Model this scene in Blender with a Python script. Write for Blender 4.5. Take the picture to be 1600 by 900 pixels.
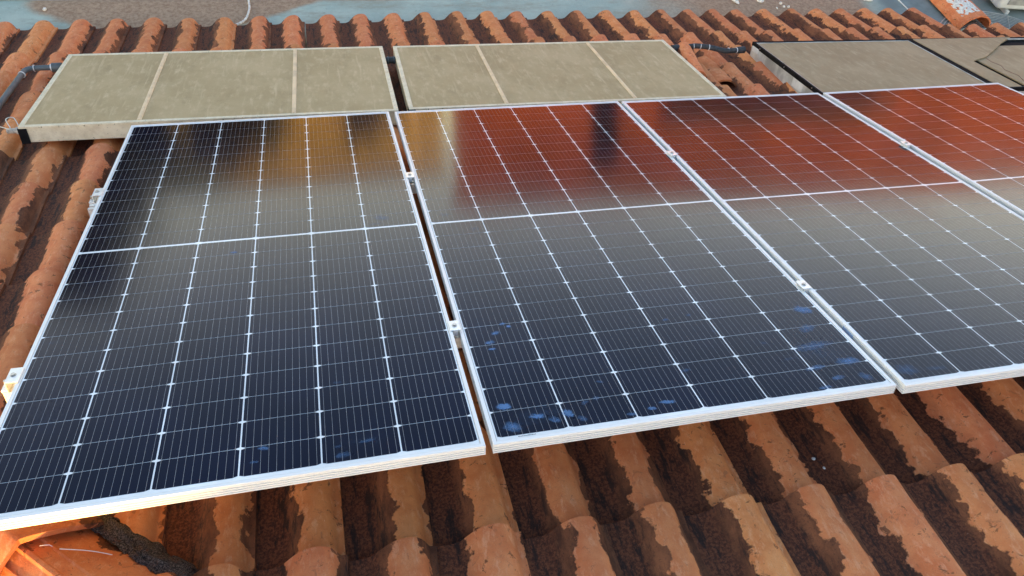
import bpy, bmesh, math, random
from mathutils import Matrix, Vector, noise
random.seed(7)
R = math.radians
C = bpy.context.scene.collection
for o in list(bpy.data.objects): bpy.data.objects.remove(o)

# ------------------------------------------------------------------ camera, world, sun, exposure
TH = R(18.0)                       # the panel plane falls away from the viewer by this much
Z0 = 4.60                          # height of the array's near left corner above the street
MP = Matrix.Translation((0, 0, Z0)) @ Matrix.Rotation(-TH, 4, 'X')      # panel plane -> world
CAM_R = [(0.97066, -0.237847, 0.035325), (-0.105414, -0.552952, -0.826518), (0.216118, 0.798545, -0.5618)]
cam_data = bpy.data.cameras.new('camera')
cam = bpy.data.objects.new('camera', cam_data); C.objects.link(cam)
rx, dn, fw = [Vector(v) for v in CAM_R]
m = Matrix((rx, -dn, -fw)).transposed().to_4x4()
m.translation = Vector((0.8484, -1.23432, 1.32044))
cam.matrix_world = MP @ m
cam_data.sensor_width = 36.0
cam_data.lens = 1164.76 / 1600 * 36
cam_data.clip_start = 0.05
cam_data.clip_end = 3000
scn = bpy.context.scene
scn.camera = cam

SUN_EL, SUN_AZ = 6.0, 20.0         # low sun behind the viewer, azimuth from straight behind towards the left
sd = Vector((-math.sin(R(SUN_AZ)) * math.cos(R(SUN_EL)), -math.cos(R(SUN_AZ)) * math.cos(R(SUN_EL)), math.sin(R(SUN_EL))))
HAZE_H, HAZE_COL, SKY_TINT = .30, (2.85, 2.08, 1.0, 1), (.66, .67, .76, 1)
world = bpy.data.worlds.new("World"); scn.world = world; world.use_nodes = True
wn = world.node_tree.nodes; wl = world.node_tree.links
sky = wn.new('ShaderNodeTexSky'); sky.sky_type = 'NISHITA'; sky.sun_disc = False
sky.sun_elevation = R(SUN_EL); sky.sun_rotation = math.atan2(sd.x, sd.y)
sky.air_density = 1.0; sky.dust_density = 1.0; sky.ozone_density = 1.0
# evening haze: the clear sky plus a warm, dusty band that fades with height above the horizon
def wm(op, a, b):
    x = wn.new('ShaderNodeMath'); x.operation = op
    for v, i in ((a, 0), (b, 1)):
        if hasattr(v, 'is_output'): wl.new(v, x.inputs[i])
        else: x.inputs[i].default_value = v
    return x.outputs[0]
tcw = wn.new('ShaderNodeTexCoord'); sep = wn.new('ShaderNodeSeparateXYZ'); wl.new(tcw.outputs['Generated'], sep.inputs[0])
fall = wm('POWER', 2.718, wm('MULTIPLY', wm('POWER', wm('MULTIPLY', wm('MAXIMUM', sep.outputs[2], 0.0), 1.0 / HAZE_H), 3.0), -1.0))
tint = wn.new('ShaderNodeMix'); tint.data_type = 'RGBA'; tint.blend_type = 'MULTIPLY'; tint.inputs[0].default_value = 1
wl.new(sky.outputs[0], tint.inputs[6]); tint.inputs[7].default_value = SKY_TINT
hz = wn.new('ShaderNodeMix'); hz.data_type = 'RGBA'; hz.blend_type = 'ADD'
wl.new(fall, hz.inputs[0]); wl.new(tint.outputs[2], hz.inputs[6]); hz.inputs[7].default_value = HAZE_COL
wl.new(hz.outputs[2], wn['Background'].inputs[0])
wn['Background'].inputs[1].default_value = 0.15
sun_d = bpy.data.lights.new('sun', 'SUN'); sun_d.energy = 3.0; sun_d.angle = R(0.5); sun_d.color = (1.0, 0.50, 0.09)
sun = bpy.data.objects.new('sun', sun_d); C.objects.link(sun)
sun.rotation_euler = sd.to_track_quat('Z', 'Y').to_euler()
scn.view_settings.view_transform = 'Standard'; scn.view_settings.look = 'None'
scn.view_settings.exposure = 2.65; scn.view_settings.gamma = 1.0
scn.view_settings.use_curve_mapping = False

# ------------------------------------------------------------------ materials
class NT:
    def __init__(s, name):
        s.m = bpy.data.materials.new(name); s.m.use_nodes = True
        s.n = s.m.node_tree.nodes; s.l = s.m.node_tree.links
        s.b = s.n['Principled BSDF']
    def node(s, t, **k):
        x = s.n.new(t)
        for a, v in k.items(): setattr(x, a, v)
        return x
    def set(s, **k):
        for a, v in k.items():
            i = s.b.inputs[a.replace('_', ' ')]
            if hasattr(v, 'is_output'): s.l.new(v, i)
            else: i.default_value = v
        return s
    def val(s, v, sock):
        if hasattr(v, 'is_output'): s.l.new(v, sock)
        else: sock.default_value = v
    def math(s, op, a, b=0.0, c=None, clamp=False):
        x = s.node('ShaderNodeMath', operation=op, use_clamp=clamp)
        s.val(a, x.inputs[0]); s.val(b, x.inputs[1])
        if c is not None: s.val(c, x.inputs[2])
        return x.outputs[0]
    def mix(s, f, a, b):
        x = s.node('ShaderNodeMix', data_type='RGBA')
        s.val(f, x.inputs[0])
        for v, i in ((a, 6), (b, 7)):
            if not hasattr(v, 'is_output'): v = (*v, 1) if len(v) == 3 else v
            s.val(v, x.inputs[i])
        return x.outputs[2]
    def noise(s, scale, detail=4, rough=0.55, vec=None, out=0, dist=0.0):
        x = s.node('ShaderNodeTexNoise'); x.inputs['Scale'].default_value = scale
        x.inputs['Detail'].default_value = detail; x.inputs['Roughness'].default_value = rough
        x.inputs['Distortion'].default_value = dist
        s.l.new(vec if vec is not None else s.coord(), x.inputs['Vector'])
        return x.outputs[out]
    def coord(s, which='Object'):
        if not hasattr(s, 'tc'): s.tc = s.node('ShaderNodeTexCoord')
        return s.tc.outputs[which]
    def mapv(s, scale, vec=None, loc=(0, 0, 0), rot=(0, 0, 0)):
        x = s.node('ShaderNodeMapping'); x.inputs['Scale'].default_value = scale
        x.inputs['Location'].default_value = loc; x.inputs['Rotation'].default_value = rot
        s.l.new(vec if vec is not None else s.coord(), x.inputs[0]); return x.outputs[0]
    def ramp(s, f, lo, hi, a=0.0, b=1.0):
        x = s.node('ShaderNodeMapRange', interpolation_type='SMOOTHSTEP')
        s.val(f, x.inputs[0]); s.val(lo, x.inputs[1]); s.val(hi, x.inputs[2]); x.inputs[3].default_value = a; x.inputs[4].default_value = b
        return x.outputs[0]
    def bump(s, h, strength=0.3, dist=0.002):
        x = s.node('ShaderNodeBump'); x.inputs['Strength'].default_value = strength; x.inputs['Distance'].default_value = dist
        s.l.new(h, x.inputs['Height']); s.l.new(x.outputs[0], s.b.inputs['Normal']); return x
def simple(name, col, rough=0.6, metal=0.0, var=0.12, scale=8, bump=0.0, bscale=60, spec=0.5):
    t = NT(name)
    n = t.noise(scale, 5)
    dark = tuple(c * (1 - var * 1.6) for c in col); light = tuple(min(1, c * (1 + var)) for c in col)
    t.set(Base_Color=t.mix(t.ramp(n, .3, .7), dark, light), Roughness=rough, Metallic=metal, Specular_IOR_Level=spec)
    if bump: t.bump(t.noise(bscale, 4), bump, .003)
    return t.m

def mat_tile(name, worn=0.0):
    t = NT(name)
    at = t.node('ShaderNodeAttribute', attribute_name='tile')
    sp = t.node('ShaderNodeSeparateColor'); t.l.new(at.outputs['Color'], sp.inputs[0])
    r1, s_, l_ = sp.outputs[0], sp.outputs[1], sp.outputs[2]
    r2 = at.outputs['Alpha']
    obj = t.coord()
    # offset the noise domain for every tile so that no two look alike
    off = t.node('ShaderNodeCombineXYZ'); t.l.new(t.math('MULTIPLY', r1, 37.0), off.inputs[0]); t.l.new(t.math('MULTIPLY', r2, 23.0), off.inputs[1])
    add = t.node('ShaderNodeVectorMath', operation='ADD'); t.l.new(obj, add.inputs[0]); t.l.new(off.outputs[0], add.inputs[1])
    V = add.outputs[0]
    big = t.noise(9, 3, .5, vec=V)
    med = t.noise(42, 5, .62, vec=V)
    fine = t.noise(210, 4, .6, vec=V)
    grit = t.noise(520, 2, .6, vec=V)
    shift = t.math('MULTIPLY', t.math('SUBTRACT', r1, .5), .16)
    ds = t.math('ABSOLUTE', t.math('SUBTRACT', t.math('SUBTRACT', s_, .5), t.math('ADD', shift, .035)))
    f = t.math('ADD', ds, t.math('MULTIPLY', t.math('SUBTRACT', big, .5), .42))
    f = t.math('ADD', f, t.math('MULTIPLY', t.math('SUBTRACT', t.noise(24, 4, .5, vec=V), .5), .30))
    f = t.math('ADD', f, t.math('MULTIPLY', t.math('SUBTRACT', t.noise(95, 4, .55, vec=V), .5), .10))
    lim = t.math('ADD', t.math('MULTIPLY', r2, .17), .145 + worn)
    clean = t.ramp(t.math('SUBTRACT', f, lim), -.010, .018, 1, 0)
    # thin lichen blotches inside the clean crown of some tiles
    blot = t.math('MULTIPLY', t.ramp(t.noise(30, 6, .7, vec=V, dist=.6), .60, .64), t.ramp(r2, .25, .8))
    clean = t.math('MULTIPLY', clean, t.math('SUBTRACT', 1.0, t.math('MULTIPLY', blot, .75)))
    clay = t.mix(t.ramp(t.noise(14, 5, .65, vec=V), .3, .7), (.60, .172, .052), (.70, .255, .088))
    clay = t.mix(t.math('MULTIPLY', t.ramp(t.noise(55, 6, .75, vec=t.mapv((1, .35, 1), V)), .50, .66), .55), clay, (.77, .38, .19))
    clay = t.mix(t.math('MULTIPLY', t.ramp(t.noise(38, 6, .8, vec=V, dist=.8), .56, .66), .75), clay, (.40, .135, .055))
    clay = t.mix(t.math('MULTIPLY', t.ramp(grit, .56, .68), .5), clay, (.42, .16, .07))
    clay = t.mix(t.math('MULTIPLY', t.ramp(t.noise(85, 5, .8, vec=t.mapv((1.5, .12, 1), V, rot=(0, 0, .35)), dist=.4), .66, .70), .6), clay, (.80, .50, .32))
    tint = t.node('ShaderNodeHueSaturation'); t.l.new(clay, tint.inputs['Color'])
    t.l.new(t.math('ADD', t.math('MULTIPLY', r2, .24), .94), tint.inputs['Value'])
    t.l.new(t.math('ADD', t.math('MULTIPLY', r1, .012), .494), tint.inputs['Hue'])
    clay = tint.outputs[0]
    # brown film on the flanks, granular rust and black lichen in the channel
    film = t.mix(t.ramp(t.noise(13, 6, .7, vec=t.mapv((1, .4, 1), V)), .32, .68), (.090, .030, .012), (.30, .105, .040))
    gran = t.noise(120, 5, .7, vec=V)
    chan = t.mix(t.ramp(gran, .38, .62), (.085, .026, .011), (.22, .068, .026))
    chan = t.mix(t.math('MULTIPLY', t.ramp(t.noise(190, 5, .8, vec=V), .52, .64), .8), chan, (.022, .015, .011))
    film = t.mix(t.math('MULTIPLY', t.ramp(t.noise(170, 4, .7, vec=V), .56, .66), .6), film, (.045, .022, .014))
    inch = t.ramp(t.math('ADD', t.math('ABSOLUTE', t.math('ADD', t.math('SUBTRACT', s_, .5), .50)), t.math('MULTIPLY', t.math('SUBTRACT', med, .5), .25)), .14, .24, 1, 0)
    dirt = t.mix(inch, film, chan)
    black = t.math('MULTIPLY', t.ramp(t.noise(24, 6, .75, vec=t.mapv((1.8, .30, 1), V)), .50, .60), t.ramp(ds, .20, .38))
    dirt = t.mix(t.math('MULTIPLY', black, .82), dirt, (.018, .013, .010))
    pale = t.math('MULTIPLY', t.ramp(t.noise(260, 2, .5, vec=V), .76, .79), .7)
    dirt = t.mix(pale, dirt, (.45, .36, .30))
    rim = t.math('MULTIPLY', t.ramp(t.math('SUBTRACT', f, lim), 0, .035, 1, 0), .45)
    dirt = t.mix(rim, dirt, (.055, .024, .013))
    edge = t.ramp(t.math('SUBTRACT', f, lim), -.03, .05, 0, 1)
    col = t.mix(clean, dirt, clay)
    t.set(Base_Color=col, Roughness=t.math('ADD', t.math('MULTIPLY', clean, -.12), .82), Specular_IOR_Level=.35)
    h = t.math('ADD', t.math('MULTIPLY', grit, .5), t.math('ADD', fine, t.math('MULTIPLY', t.math('SUBTRACT', 1.0, clean), t.math('MULTIPLY', t.math('ADD', med, fine), 1.2))))
    t.bump(h, .30, .004)
    return t.m

M = {}
M['tile'] = mat_tile('terracotta_tile')
M['tile_clean'] = mat_tile('terracotta_cap', worn=.10)
def mk_gloss(name, col, rough=.11, col2=None, stint=(.38, .40, .58)):
    t = NT(name)
    n = t.noise(3.0, 5, .6)
    c = t.mix(t.ramp(n, .35, .7), col, col2 or tuple(x * 1.25 for x in col))
    t.set(Base_Color=c, Roughness=t.ramp(t.noise(1.6, 4, .6, vec=t.mapv((1, .5, 1))), .3, .8, rough * .85, rough * 1.25), IOR=1.33, Specular_Tint=(*stint, 1))
    return t.m
M['cell'] = mk_gloss('silicon_cell', (.0016, .0022, .0085), .12, (.0020, .0032, .0160))
M['backsheet'] = mk_gloss('white_backsheet', (.78, .82, .82), .12)
M['busbar'] = mk_gloss('tinned_busbar', (.23, .235, .24), .12)
def mk_alu():
    t = NT('anodised_aluminium')
    n = t.noise(40, 4, .6, vec=t.mapv((.15, .15, 1)))
    t.set(Base_Color=t.mix(n, (.72, .76, .76), (.84, .86, .85)), Metallic=.2, Roughness=.45)
    return t.m
M['alu'] = mk_alu()
M['alu_bright'] = simple('clamp_aluminium', (.78, .79, .77), .35, .4, .06, 30)
M['alu_old'] = simple('weathered_aluminium', (.58, .60, .56), .38, .25, .25, 9, .1)
M['rail_steel'] = simple('bolt_steel', (.5, .5, .48), .35, .9, .1, 40)
def mk_cream():
    t = NT('cream_painted_casing')
    n = t.noise(14, 6, .7)
    c = t.mix(t.ramp(n, .35, .65), (.68, .58, .38), (.84, .75, .53))
    c = t.mix(t.ramp(t.noise(60, 5, .7), .60, .68), c, (.28, .24, .13))
    t.set(Base_Color=c, Roughness=.5); return t.m
M['cream'] = mk_cream()
M['strip'] = simple('cream_joint_strip', (.86, .66, .40), .6, 0, .10, 12)
def mk_dusty(name, a, b, c2, rough=.55):
    t = NT(name)
    n = t.noise(2.2, 6, .65); m2 = t.noise(28, 6, .7, vec=t.mapv((1, .35, 1)))
    c = t.mix(t.ramp(n, .35, .68), a, b)
    c = t.mix(t.math('MULTIPLY', t.ramp(t.noise(6, 5, .7, vec=t.mapv((1.2, .5, 1), loc=(3, 1, 0))), .50, .72), .5), c, tuple(x * .74 for x in a))
    c = t.mix(t.math('MULTIPLY', t.ramp(t.noise(20, 5, .7, vec=t.mapv((1.6, .10, 1), loc=(1, 7, 0))), .55, .72), .5), c, c2)
    c = t.mix(t.math('MULTIPLY', t.ramp(m2, .48, .75), .55), c, c2)
    c = t.mix(t.math('MULTIPLY', t.ramp(t.noise(55, 6, .8, vec=t.mapv((.5, 1.3, 1), rot=(0, 0, .5))), .66, .72), .6), c, tuple(x * 1.35 for x in c2))
    c = t.mix(t.math('MULTIPLY', t.ramp(t.noise(300, 3, .6), .42, .65), .25), c, tuple(x * .8 for x in a))
    t.set(Base_Color=c, Roughness=rough, IOR=1.45, Specular_IOR_Level=.10)
    t.bump(t.noise(220, 3, .6), .08, .001); return t.m
M['dusty_olive'] = mk_dusty('dusty_olive_glass', (.46, .345, .180), (.57, .435, .240), (.76, .61, .37))
M['dusty_brown'] = mk_dusty('dusty_brown_glass', (.37, .275, .155), (.45, .345, .205), (.60, .48, .31))
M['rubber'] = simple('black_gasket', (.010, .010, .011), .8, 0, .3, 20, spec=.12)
M['pvc'] = simple('grey_pvc_pipe', (.085, .105, .11), .5, 0, .15, 20)
M['hose'] = simple('dark_insulated_hose', (.045, .05, .052), .65, 0, .3, 40, .2)
M['pipe_mark'] = simple('pipe_white_ring', (.7, .7, .66), .6)
M['brass'] = simple('clear_valve_plastic', (.5, .46, .38), .35, 0, .3, 60)
M['wire'] = simple('galvanised_wire', (.62, .63, .58), .4, .5, .1, 60)
def mk_slab():
    t = NT('green_painted_slab')
    o = t.coord()
    n = t.noise(3.0, 6, .65); g = t.noise(150, 4, .7)
    c = t.mix(t.ramp(n, .35, .65), (.36, .44, .36), (.47, .54, .43))
    c = t.mix(t.ramp(g, .55, .7), c, (.55, .58, .50))
    c = t.mix(t.math('MULTIPLY', t.ramp(t.noise(4.5, 7, .75, vec=t.mapv((.5, 1.4, 1))), .46, .66), .55), c, (.30, .255, .17))
    c = t.mix(t.math('MULTIPLY', t.ramp(t.noise(34, 6, .8), .58, .70), .5), c, (.13, .12, .09))
    sp = t.node('ShaderNodeSeparateXYZ'); t.l.new(o, sp.inputs[0])
    x, y = sp.outputs[0], sp.outputs[1]
    w = t.math('MULTIPLY', t.math('SUBTRACT', t.noise(5, 5, .6), .5), .16)
    def blob(cx, cy, rx, ry):
        a = t.math('POWER', t.math('ABSOLUTE', t.math('DIVIDE', t.math('SUBTRACT', x, cx), rx)), 2.0)
        b = t.math('POWER', t.math('ABSOLUTE', t.math('DIVIDE', t.math('SUBTRACT', y, cy), ry)), 2.0)
        return t.ramp(t.math('ADD', t.math('ADD', a, b), t.math('MULTIPLY', w, 3.0)), .75, 1.08, 1, 0)
    lft = t.math('MULTIPLY', t.ramp(t.math('SUBTRACT', x, w), -1.08, -.93), t.ramp(t.math('ADD', t.math('SUBTRACT', t.math('MULTIPLY', x, .52), y), t.math('MULTIPLY', w, .5)), -3.80, -3.86, 0, 1))
    low = t.ramp(t.math('ADD', t.math('ADD', y, t.math('MULTIPLY', x, .55)), w), 3.66, 3.74)
    s = t.math('MULTIPLY', lft, low)
    s = t.math('MAXIMUM', s, t.math('MULTIPLY', t.ramp(t.math('ADD', x, t.math('MULTIPLY', w, 3.0)), 2.9, 3.9), t.ramp(t.math('ADD', x, w), 5.42, 5.16)))
    s = t.math('MAXIMUM', s, t.math('MULTIPLY', blob(1.9, 4.36, 1.5, .10), .6))
    s = t.math('MINIMUM', s, t.ramp(y, 4.36, 4.372, 1, .25))
    st = t.mix(t.ramp(t.noise(45, 5, .7), .35, .65), (.30, .175, .095), (.47, .31, .18))
    st = t.mix(t.ramp(g, .58, .68), st, (.52, .36, .24))
    st = t.mix(t.ramp(t.noise(90, 5, .8), .60, .68), st, (.12, .08, .055))
    c = t.mix(s, c, st)
    grey = t.ramp(x, 5.30, 5.50)
    c = t.mix(grey, c, t.mix(t.ramp(n, .4, .6), (.17, .215, .19), (.24, .29, .26)))
    t.set(Base_Color=c, Roughness=.7); t.bump(g, .25, .002)
    return t.m
M['slab'] = mk_slab()
M['green_edge'] = simple('green_painted_edge', (.44, .52, .42), .6, 0, .15, 12, .1)
M['stone'] = simple('white_mortar_crumb', (.80, .76, .66), .8, 0, .15, 60, .4, 90)
M['mortar'] = None
def mk_mortar():
    t = NT('dark_lichen_mortar')
    g = t.noise(260, 5, .75); n = t.noise(60, 5, .7)
    c = t.mix(t.ramp(g, .42, .66), (.018, .015, .014), (.26, .21, .18))
    c = t.mix(t.ramp(n, .55, .7), c, (.15, .065, .035))
    t.set(Base_Color=c, Roughness=.9); t.bump(g, .9, .006); return t.m
M['mortar'] = mk_mortar()
M['chalk'] = simple('white_scratch', (.8, .78, .75), .8)
M['white_plastic'] = simple('white_appliance', (.66, .68, .62), .45, 0, .08, 5)
M['grille'] = simple('grey_grille', (.34, .34, .30), .5, 0, .2, 10)
M['rust'] = simple('rusty_brown', (.16, .05, .03), .7, 0, .4, 20)
M['plaster'] = simple('cream_plaster', (.55, .50, .42), .85, 0, .1, 2, .1)
M['tile_plain'] = simple('plain_terracotta', (.36, .14, .06), .8)
M['soffit'] = simple('painted_soffit', (.45, .42, .37), .8)
M['red_paint'] = simple('red_ochre_wall', (.27, .072, .016), .9, 0, .18, .6)
M['gold_paint'] = simple('ochre_yellow_wall', (.40, .325, .11), .9, 0, .25, .7)
M['dark_glass'] = simple('dark_doorway', (.01, .009, .008), .9, spec=.1)
M['dark_roof'] = simple('dark_roof_sheet', (.05, .04, .035), .7)
M['asphalt'] = simple('asphalt', (.05, .05, .05), .9, 0, .2, .5)
M['ground'] = simple('dry_ground', (.16, .12, .08), .95, 0, .25, .1)
M['bark'] = simple('tree_bark', (.09, .06, .04), .9, 0, .3, 12, .5)
M['leaf'] = simple('dark_leaf', (.018, .024, .010), .8, 0, .5, 3)
def mk_smudge():
    t = NT('dried_water_smudge')
    at = t.node('ShaderNodeAttribute', attribute_name='fade')
    n = t.noise(95, 6, .8, dist=1.2)
    f = t.math('MULTIPLY', t.ramp(t.math('MULTIPLY', at.outputs['Fac'], t.math('ADD', n, .30)), .24, .80), .70)
    tr = t.node('ShaderNodeBsdfTransparent'); mx = t.node('ShaderNodeMixShader')
    t.set(Base_Color=(.13, .29, .58, 1), Roughness=.5, Specular_IOR_Level=.2)
    t.l.new(f, mx.inputs[0]); t.l.new(tr.outputs[0], mx.inputs[1]); t.l.new(t.b.outputs[0], mx.inputs[2])
    t.l.new(mx.outputs[0], t.n['Material Output'].inputs[0]); return t.m
M['smudge'] = mk_smudge()
M['label'] = simple('pale_blue_sticker', (.30, .42, .62), .5)
M['ink'] = simple('grey_ink', (.06, .06, .07), .6)

# ------------------------------------------------------------------ mesh helpers
class MB:
    def __init__(s): s.v = []; s.f = []; s.mi = []; s.att = []; s.fade = []
    def vert(s, p, a=None): s.v.append(tuple(p)); s.att.append(a or (0.5, 0.5, 0.5, 0.5)); return len(s.v) - 1
    def face(s, idx, mi=0): s.f.append(tuple(idx)); s.mi.append(mi)
    def box(s, a, b, mi=0):
        x0, y0, z0 = a; x1, y1, z1 = b
        i = [s.vert(p) for p in ((x0,y0,z0),(x1,y0,z0),(x1,y1,z0),(x0,y1,z0),(x0,y0,z1),(x1,y0,z1),(x1,y1,z1),(x0,y1,z1))]
        for q in ((0,3,2,1),(4,5,6,7),(0,1,5,4),(1,2,6,5),(2,3,7,6),(3,0,4,7)): s.face([i[k] for k in q], mi)
    def quad(s, x0, y0, x1, y1, z, mi=0):
        s.face([s.vert(p) for p in ((x0,y0,z),(x1,y0,z),(x1,y1,z),(x0,y1,z))], mi)
    def poly(s, pts, z0, z1, mi=0):
        n = len(pts); a = [s.vert((x, y, z0)) for x, y in pts]; b = [s.vert((x, y, z1)) for x, y in pts]
        s.face(a[::-1], mi); s.face(b, mi)
        for k in range(n): s.face((a[k], a[(k+1) % n], b[(k+1) % n], b[k]), mi)
    def tube(s, pts, r, n=12, mi=0, cap=True, closed=False):
        pts = [Vector(p) for p in pts]; rings = []
        up = None
        for k, p in enumerate(pts):
            if closed: d = pts[(k+1) % len(pts)] - pts[k-1]
            else: d = pts[min(k+1, len(pts)-1)] - pts[max(k-1, 0)]
            d.normalize()
            if up is None:
                up = Vector((0, 0, 1)) if abs(d.z) < .9 else Vector((1, 0, 0))
            x = d.cross(up).normalized(); up = x.cross(d).normalized()
            rr = r[k] if isinstance(r, (list, tuple)) else r
            rings.append([s.vert(p + (x * math.cos(t) + up * math.sin(t)) * rr) for t in [2*math.pi*q/n for q in range(n)]])
        m_ = len(rings)
        for k in range(m_ if closed else m_ - 1):
            A, B = rings[k], rings[(k+1) % m_]
            for q in range(n): s.face((A[q], A[(q+1) % n], B[(q+1) % n], B[q]), mi)
        if cap and not closed: s.face(rings[0][::-1], mi); s.face(rings[-1], mi)
    def build(s, name, mats, parent=None, smooth=False, sharp=None, use_tile=False, use_fade=False):
        me = bpy.data.meshes.new(name); me.from_pydata(s.v, [], s.f)
        if not isinstance(mats, (list, tuple)): mats = [mats]
        for q in mats: me.materials.append(q)
        me.polygons.foreach_set('material_index', s.mi)
        if smooth: me.polygons.foreach_set('use_smooth', [True] * len(s.f))
        if use_tile:
            a = me.color_attributes.new('tile', 'FLOAT_COLOR', 'POINT')
            a.data.foreach_set('color', [c for t in s.att for c in t])
        if use_fade:
            a = me.attributes.new('fade', 'FLOAT', 'POINT'); a.data.foreach_set('value', s.fade)
        me.update()
        o = bpy.data.objects.new(name, me); C.objects.link(o)
        if parent: o.parent = parent
        if smooth and sharp: me.set_sharp_from_angle(angle=sharp)
        return o
def bevel(o, w=.002, seg=2):
    b = o.modifiers.new('bevel', 'BEVEL'); b.width = w; b.segments = seg; b.limit_method = 'ANGLE'; b.angle_limit = R(35)
    return o
def tag(o, label=None, cat=None, group=None, kind=None):
    if label: o['label'] = label
    if cat: o['category'] = cat
    if group: o['group'] = group
    if kind: o['kind'] = kind
    return o
def thing(name, label, cat, mat=None, group=None):
    o = bpy.data.objects.new(name, None); C.objects.link(o); o.empty_display_size = .1
    if mat is not None: o.matrix_world = mat
    return tag(o, label, cat, group)
def copy_tree(o, parent=None):
    c = o.copy(); C.objects.link(c)
    if parent: c.parent = parent
    for ch in list(o.children): copy_tree(ch, c)
    return c

def smooth_path_(pts, n=6):
    pts = [Vector(p) for p in pts]; out = []
    for i in range(len(pts) - 1):
        p0, p1, p2, p3 = pts[max(i-1, 0)], pts[i], pts[i+1], pts[min(i+2, len(pts)-1)]
        for q in range(n):
            t = q / n
            out.append(.5 * ((2*p1) + (p2-p0)*t + (2*p0-5*p1+4*p2-p3)*t*t + (-p0+3*p1-3*p2+p3)*t**3))
    out.append(pts[-1]); return out
# ------------------------------------------------------------------ roof geometry (all in the panel frame, then MP)
A_, B_ = .0413, -.0033
H0 = -.125 - 2.4 * A_
def crest_h(u, v): return H0 + A_ * v + B_ * u          # height of the tile crests
PITCH, S0, BAR = .218, -.8191, .053
TOPCORR = [0.08,.09,.10,.09,.10,.09,.05,.07,.02,.01,0,-.01,-.08,-.085,-.08,-.11,-.11,-.14,-.13,-.115,-.08,0,.13,.08,0,.03,.05,.1,.14]
def crest_u(k, v):
    c = TOPCORR[max(0, min(28, k))]
    f = max(0, min(1, (v - .6) / 3.0))
    return S0 + k * PITCH - c * PITCH * f
ROWS = [-3.08 + .337 * i for i in range(13)]             # 0.957+...; tail (far) edges of each row
ROWS = [.957 - .338 * i for i in range(12, 0, -1)] + [.957, 1.288, 1.622, 1.954, 2.295, 2.63, 2.975, 3.29, 3.575, 4.165]
def row_shift(u, v): return -.045 * (u - .9) * max(0, min(1, (1.5 - v) / 1.5)) - .06 * (1 if v < .5 else 0) * 0
EAVE = lambda u: -.035 * max(0, u - 1.8) * 1.3
PROF = [(-.71,.002),(-.66,.0005),(-.60,0),(-.52,.0),(-.46,.0012),(-.41,.004),(-.36,.0085),(-.31,.0165),(-.26,.0265),(-.21,.0355),(-.16,.0430),(-.11,.0480),(-.06,.0515),(-.01,.0532),(.04,.0535),
        (.09,.0525),(.135,.049),(.175,.0425),(.21,.033),(.235,.0235),(.255,.0155),(.27,.0125),(.30,.0122),(.335,.0120)]
HIP = .24
rowrnd = {}
def add_tile(mb, k, j, xf, clip, segs=5, rng=random):
    v1 = ROWS[j]; v0 = ROWS[j-1] - .055 if j > 0 else v1 - .4
    r1, r2 = rng.random(), rng.random()
    jx, jz, jy, yaw = rng.uniform(-.004, .004), rng.uniform(-.002, .002), rng.uniform(-.008, .008), rng.uniform(-.012, .012)
    grid = []
    L = v1 - v0
    nseg = segs if L < .5 else segs + 3
    for q in range(nseg + 1):
        l = q / nseg
        row = []
        for s, z in PROF:
            uc = crest_u(k, v1 if v1 < 3.6 else v1)
            vv = v0 + L * l
            uc = crest_u(k, vv) + jx + yaw * (vv - v1)
            w = 1.0 + (.05 * l - .06) if -.36 < s else 1.0
            flare = .07 * max(0, (l - .84) / .16)
            bar = z * (1.0 + .04 * l + flare)
            sw = s * (w + flare * .6) if abs(s) < .36 else s
            u = uc + sw * PITCH
            vy = vv + jy + row_shift(u, v1) + (EAVE(u) if v1 > 3.8 else 0) * l
            h = crest_h(u, vy) - BAR - .017 + bar + .027 * l + jz
            wob = noise.noise(Vector((u * 14, vy * 9, k * 3.1 + j))) * .0014
            row.append(mb.vert((u, vy, h + wob), (r1, s + .5, l, r2)))
        grid.append(row)
    # thickness at the tail edge and a short underside
    last = grid[-1]; lo = []; un = []
    for q, i in enumerate(last):
        x, y, z = mb.v[i]; s = PROF[q][0]
        lo.append(mb.vert((x, y - .002, z - .015), (r1, s + .5, 1, r2)))
        un.append(mb.vert((x, y - .06, z - .017), (r1, s + .5, 1, r2)))
    for A, B in list(zip(grid[:-1], grid[1:])) + [(last, lo), (lo, un)]:
        for q in range(len(PROF) - 1):
            idx = (A[q], A[q+1], B[q+1], B[q])
            if clip and all(clip(mb.v[i]) for i in idx): continue
            mb.face(idx)
    # right hand lip edge
    for A, B in zip(grid[:-1], grid[1:]):
        a, b = mb.v[A[-1]], mb.v[B[-1]]
        if clip and clip(a) and clip(b): continue
        a2 = mb.vert((a[0] + .001, a[1], a[2] - .011), mb.att[A[-1]]); b2 = mb.vert((b[0] + .001, b[1], b[2] - .011), mb.att[B[-1]])
        mb.face((A[-1], a2, b2, B[-1]))
cliphip = lambda p: p[0] + p[1] < HIP - .02 or p[1] < -1.72
roofA = MB(); rng = random.Random(3)
for j in range(len(ROWS)):
    for k in range(-16, 34):
        u = S0 + k * PITCH
        if u + ROWS[j] < HIP - .5 or ROWS[j] < -1.75: continue
        near = u > -1.6 and u < 6.5
        if j == len(ROWS) - 1 and k > 29: continue
        add_tile(roofA, k, j, None, cliphip, 6 if near else 2, rng)
house = thing('house', 'house under the terracotta tiled hip roof that carries the panels', 'house', Matrix.Translation((2.5, 0, 0)))
hinv = Matrix.Translation((-2.5, 0, 0))
def world_mesh(mb, mat): mb.v = [tuple(mat @ Vector(p)) for p in mb.v]; return mb
srcA = list(roofA.v)
world_mesh(roofA, hinv @ MP)
roof = roofA.build('tiled_roof', M['tile'], house, smooth=True, sharp=R(50), use_tile=True)
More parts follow.
